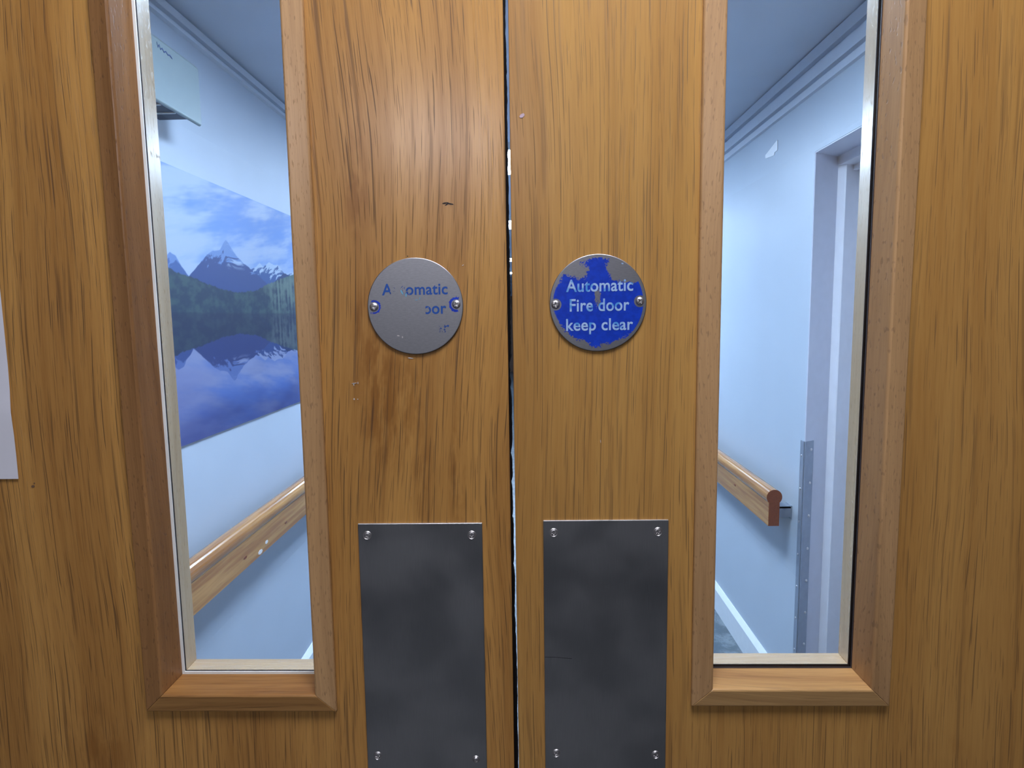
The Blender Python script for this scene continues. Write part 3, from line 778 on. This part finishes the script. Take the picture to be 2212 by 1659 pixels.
# ------------------------------------------------------------------ wall heater
hx0, hx1, hy0, hy1, hz0, hz1 = XL, -0.85, 0.55, 1.20, 2.006, 2.163
ht = empty('wall_heater', (-0.90, 0.9, hz0), 'white box-shaped wall unit with a dark grille underneath, high on the left wall', 'wall heater')
b = MB(); b.prism([(hx0 + .0005, hz1), (hx1 - .012, hz1), (hx1, hz1 - .012), (hx1, hz0 + .004), (hx1 - .006, hz0), (hx1 - .012, hz0 + .004), (hx1 - .012, hz0 + 0.02), (hx0 + .0005, hz0 + 0.02)], hy0, hy1, lambda p, q, a: (p, a, q))
bevel(b.build('casing', M['casing'], ht), 0.003, 3)
gr = box('air_grille', M['dark'], hx0 + 0.012, hx1 - 0.014, hy0 + 0.02, hy1 - 0.045, hz0 + 0.006, hz0 + 0.0195, ht)
for i in range(9):
    yy = hy0 + 0.05 + i * 0.062
    box('grille_bar', M['enamel'], hx0 + 0.012, hx1 - 0.014, yy, yy + 0.004, hz0 + 0.003, hz0 + 0.0058, ht)
# maker's scribble-like badge
b = MB(); pp = [(1.012, 2.141), (1.016, 2.132), (1.021, 2.139), (1.026, 2.131), (1.033, 2.136), (1.040, 2.130), (1.048, 2.135), (1.056, 2.130), (1.064, 2.133), (1.074, 2.129)]
for (a, c) in zip(pp[:-1], pp[1:]):
    h_ = 0.0015
    vs = [(x_, y_, z_ + s2 * h_) for x_ in (hx1 + .0002, hx1 + .0009) for (y_, z_) in (a, c) for s2 in (-1, 1)]
    b.add(vs, [(0, 1, 3, 2), (4, 6, 7, 5), (0, 4, 5, 1), (2, 3, 7, 6), (0, 2, 6, 4), (1, 5, 7, 3)])
b.build('badge', plain('slate_badge', srgb(70, 84, 130), 0.4), ht)

# ------------------------------------------------------------------ mountain picture on the left wall
PY0, PY1, PZ0, PZ1, PX = 1.02, 2.75, 1.158, 1.910, XL + 0.008
pc = empty('mountain_picture', (XL, (PY0 + PY1) / 2, PZ0), 'unframed picture of snowy mountains mirrored in a lake on the left corridor wall', 'picture')
bevel(box('picture_board', M['trunk'], XL + 0.0005, PX - 0.0008, PY0, PY1, PZ0, PZ1, pc), 0.001, 1)
ny, nz = 520, 420
ys = np.linspace(PY0, PY1, ny); zz = np.linspace(PZ0, PZ1, nz)
Y_, Z_ = np.meshgrid(ys, zz)
MZ = 1.520
def smooth(a, b_, x): t_ = np.clip((x - a) / (b_ - a), 0, 1); return t_ * t_ * (3 - 2 * t_)
def lerp(a, b_, t_): return a + (np.array(b_) - a) * t_[..., None]
def curve(pts, y, rough=0.0, seed=0, fr=60):
    p = np.array(pts); h = np.interp(y, p[:, 0], p[:, 1])
    return h + (fbm(y * fr, y * 0 + 3.3, 4, seed, 0.6) - 0.5) * rough
mL = [(0.9, 1.62), (1.02, 1.655), (1.10, 1.650), (1.143, 1.673), (1.152, 1.670), (1.166, 1.681), (1.194, 1.672), (1.218, 1.647), (1.253, 1.622), (1.35, 1.58), (2.8, 1.5)]
mM = [(0.9, 1.5), (1.20, 1.60), (1.252, 1.621), (1.29, 1.645), (1.326, 1.668), (1.36, 1.690), (1.40, 1.707), (1.445, 1.713), (1.470, 1.738), (1.485, 1.747), (1.498, 1.744), (1.518, 1.728), (1.552, 1.705), (1.60, 1.686), (1.64, 1.676), (1.68, 1.660), (1.73, 1.648), (1.78, 1.628), (1.821, 1.615), (1.9, 1.59), (2.8, 1.5)]
mR = [(0.9, 1.5), (1.60, 1.64), (1.651, 1.668), (1.70, 1.682), (1.73, 1.697), (1.76, 1.686), (1.813, 1.706), (1.86, 1.700), (1.899, 1.703), (1.935, 1.684), (1.97, 1.668), (2.041, 1.684), (2.12, 1.70), (2.25, 1.72), (2.4, 1.70), (2.75, 1.74)]
mD = [(0.9, 1.5), (1.80, 1.60), (1.84, 1.630), (1.90, 1.655), (1.95, 1.676), (1.99, 1.672), (2.04, 1.664), (2.2, 1.65), (2.8, 1.6)]
tr_ = [(0.9, 1.68), (1.02, 1.668), (1.129, 1.646), (1.199, 1.627), (1.27, 1.621), (1.345, 1.607), (1.458, 1.592), (1.553, 1.588), (1.698, 1.600), (1.76, 1.618), (1.823, 1.632), (1.93, 1.655), (2.038, 1.676), (2.3, 1.70), (2.75, 1.73)]
def scene_col(y, z):
    n = fbm(y * 3 + z * 3, z * 26 - y * 5 + 30, 5, 21, 0.58)
    n2 = fbm(y * 14, z * 40 - y * 10 + 11, 4, 33, 0.5)
    sky_t = 0.92 * smooth(0.28, 0.74, n * 0.75 + n2 * 0.25 + 0.22 * smooth(1.74, 1.62, z) + 0.16 * smooth(1.45, 1.10, y) - 0.10 * smooth(1.6, 2.1, y))
    a = lerp(np.array(srgb(112, 156, 230)[:3]), srgb(134, 174, 238)[:3], smooth(1.9, 1.66, z))
    col = lerp(a, srgb(198, 212, 238)[:3], sky_t)
    def mount(col, h, base, snow, dark, snowline, seed, k):
        inside = smooth(-0.001, 0.001, h - z)
        st = fbm(y * 40 + (h - z) * 60, z * 55 + 3, 4, seed, 0.6)
        sn = smooth(0.46, 0.60, st + k * (z - snowline) * 9)
        c2 = lerp(np.array(srgb(*dark)[:3]) * np.ones(y.shape + (1,)), srgb(*snow)[:3], sn)
        return col * (1 - inside[..., None]) + c2 * inside[..., None]
    col = mount(col, curve(mR, y, 0.006, 5), 0, (196, 214, 240), (70, 100, 160), 1.668, 61, 1.0)
    col = mount(col, curve(mD, y, 0.005, 8), 0, (90, 120, 170), (52, 74, 124), 1.70, 62, 1.0)
    col = mount(col, curve(mL, y, 0.005, 6), 0, (122, 152, 208), (80, 108, 168), 1.655, 63, 0.8)
    col = mount(col, curve(mM, y, 0.005, 7), 0, (128, 158, 214), (70, 88, 144), 1.680, 64, 0.9)
    hM = curve(mM, y, 0.005, 7)
    br = smooth(0.55, 0.68, fbm(y * 30 + (hM - z) * 70, z * 34, 3, 77, 0.6)) * smooth(1.655, 1.69, z) * smooth(0.002, 0.006, hM - z) * smooth(1.47, 1.50, y) * smooth(1.62, 1.57, y)
    col = lerp(col, srgb(196, 212, 240)[:3], br * 0.9)
    h = curve(tr_, y, 0.012, 9, 90); inside = smooth(-0.0015, 0.0015, h - z)
    f1 = fbm(y * 26, z * 40, 4, 71, 0.6); f2 = fbm(y * 60, z * 6, 3, 72)
    g1 = lerp(np.array(srgb(52, 68, 92)[:3]) * np.ones(y.shape + (1,)), srgb(72, 94, 102)[:3], smooth(0.35, 0.7, f1))
    rt = smooth(1.72, 1.86, y + (z - 1.6) * .5)
    g1 = lerp(g1, srgb(118, 136, 130)[:3], rt * smooth(0.38, 0.66, f2 * .6 + f1 * .4) * smooth(1.47, 1.58, z))
    g1 = lerp(g1, srgb(84, 120, 116)[:3], smooth(0.02, 0.0, h - z) * smooth(1.85, 2.05, y) * 0.6)
    return col * (1 - inside[..., None]) + g1 * inside[..., None]
up = scene_col(Y_, Z_)
wob = (fbm(Y_ * 22, Z_ * 90, 3, 81) - 0.5) * 0.004
dn = scene_col(Y_ + wob * 2, 2 * MZ - Z_ + wob + 0.012 * smooth(1.45, 1.30, Z_))
lum = dn.mean(-1, keepdims=True)
tint = np.array(srgb(112, 124, 206)[:3]) / 0.42
dn = dn * np.array([0.66, 0.62, 0.76]) + np.array([0.012, 0.014, 0.03])
deep = smooth(1.32, 1.16, Z_)
dk = fbm(Y_ * 6, Z_ * 24 + 5, 4, 91)
dn = lerp(dn, srgb(74, 84, 150)[:3], np.clip(deep * 0.75 + (dk - 0.5) * 0.7 * smooth(1.40, 1.30, Z_), 0, 0.92))
pur = smooth(1.40, 1.34, Z_) * smooth(1.5, 1.2, Y_) * 0.25
dn = lerp(dn, srgb(120, 126, 196)[:3], pur)
w_ = smooth(MZ - 0.004, MZ + 0.004, Z_)[..., None]
pic = np.clip(dn * 0.58 * (1 - w_) + up * 0.68 * w_, 0, 1)
V = np.stack([np.full(Y_.size, PX), Y_.ravel(), Z_.ravel()], 1)
idx = np.arange(ny * nz).reshape(nz, ny)
q = np.stack([idx[:-1, :-1], idx[:-1, 1:], idx[1:, 1:], idx[1:, :-1]], -1).reshape(-1, 4)
me = bpy.data.meshes.new('printed_face')
pf = bpy.data.objects.new('printed_face', me); COL.objects.link(pf); pf.parent = pc; pf['_o'] = pc['_o']
V = V - np.array(pc['_o'])
me.vertices.add(len(V)); me.vertices.foreach_set('co', V.astype(np.float32).ravel())
me.loops.add(q.size); me.loops.foreach_set('vertex_index', q.ravel().astype(np.int32))
me.polygons.add(len(q)); me.polygons.foreach_set('loop_start', (np.arange(len(q)) * 4).astype(np.int32))
me.update(calc_edges=True)
ca = me.attributes.new('print', 'FLOAT_COLOR', 'POINT')
ca.data.foreach_set('color', np.concatenate([pic.reshape(-1, 3), np.ones((pic.shape[0] * pic.shape[1], 1))], 1).astype(np.float32).ravel())
t = NT('printed_picture'); at = t.n('ShaderNodeAttribute', attribute_name='print')
me.materials.append(t.done(t.bsdf(Base_Color=at.outputs['Color'], Roughness=0.5, Specular_IOR_Level=0.3)))

for o in list(bpy.data.objects):
    if '_o' in o: del o['_o']
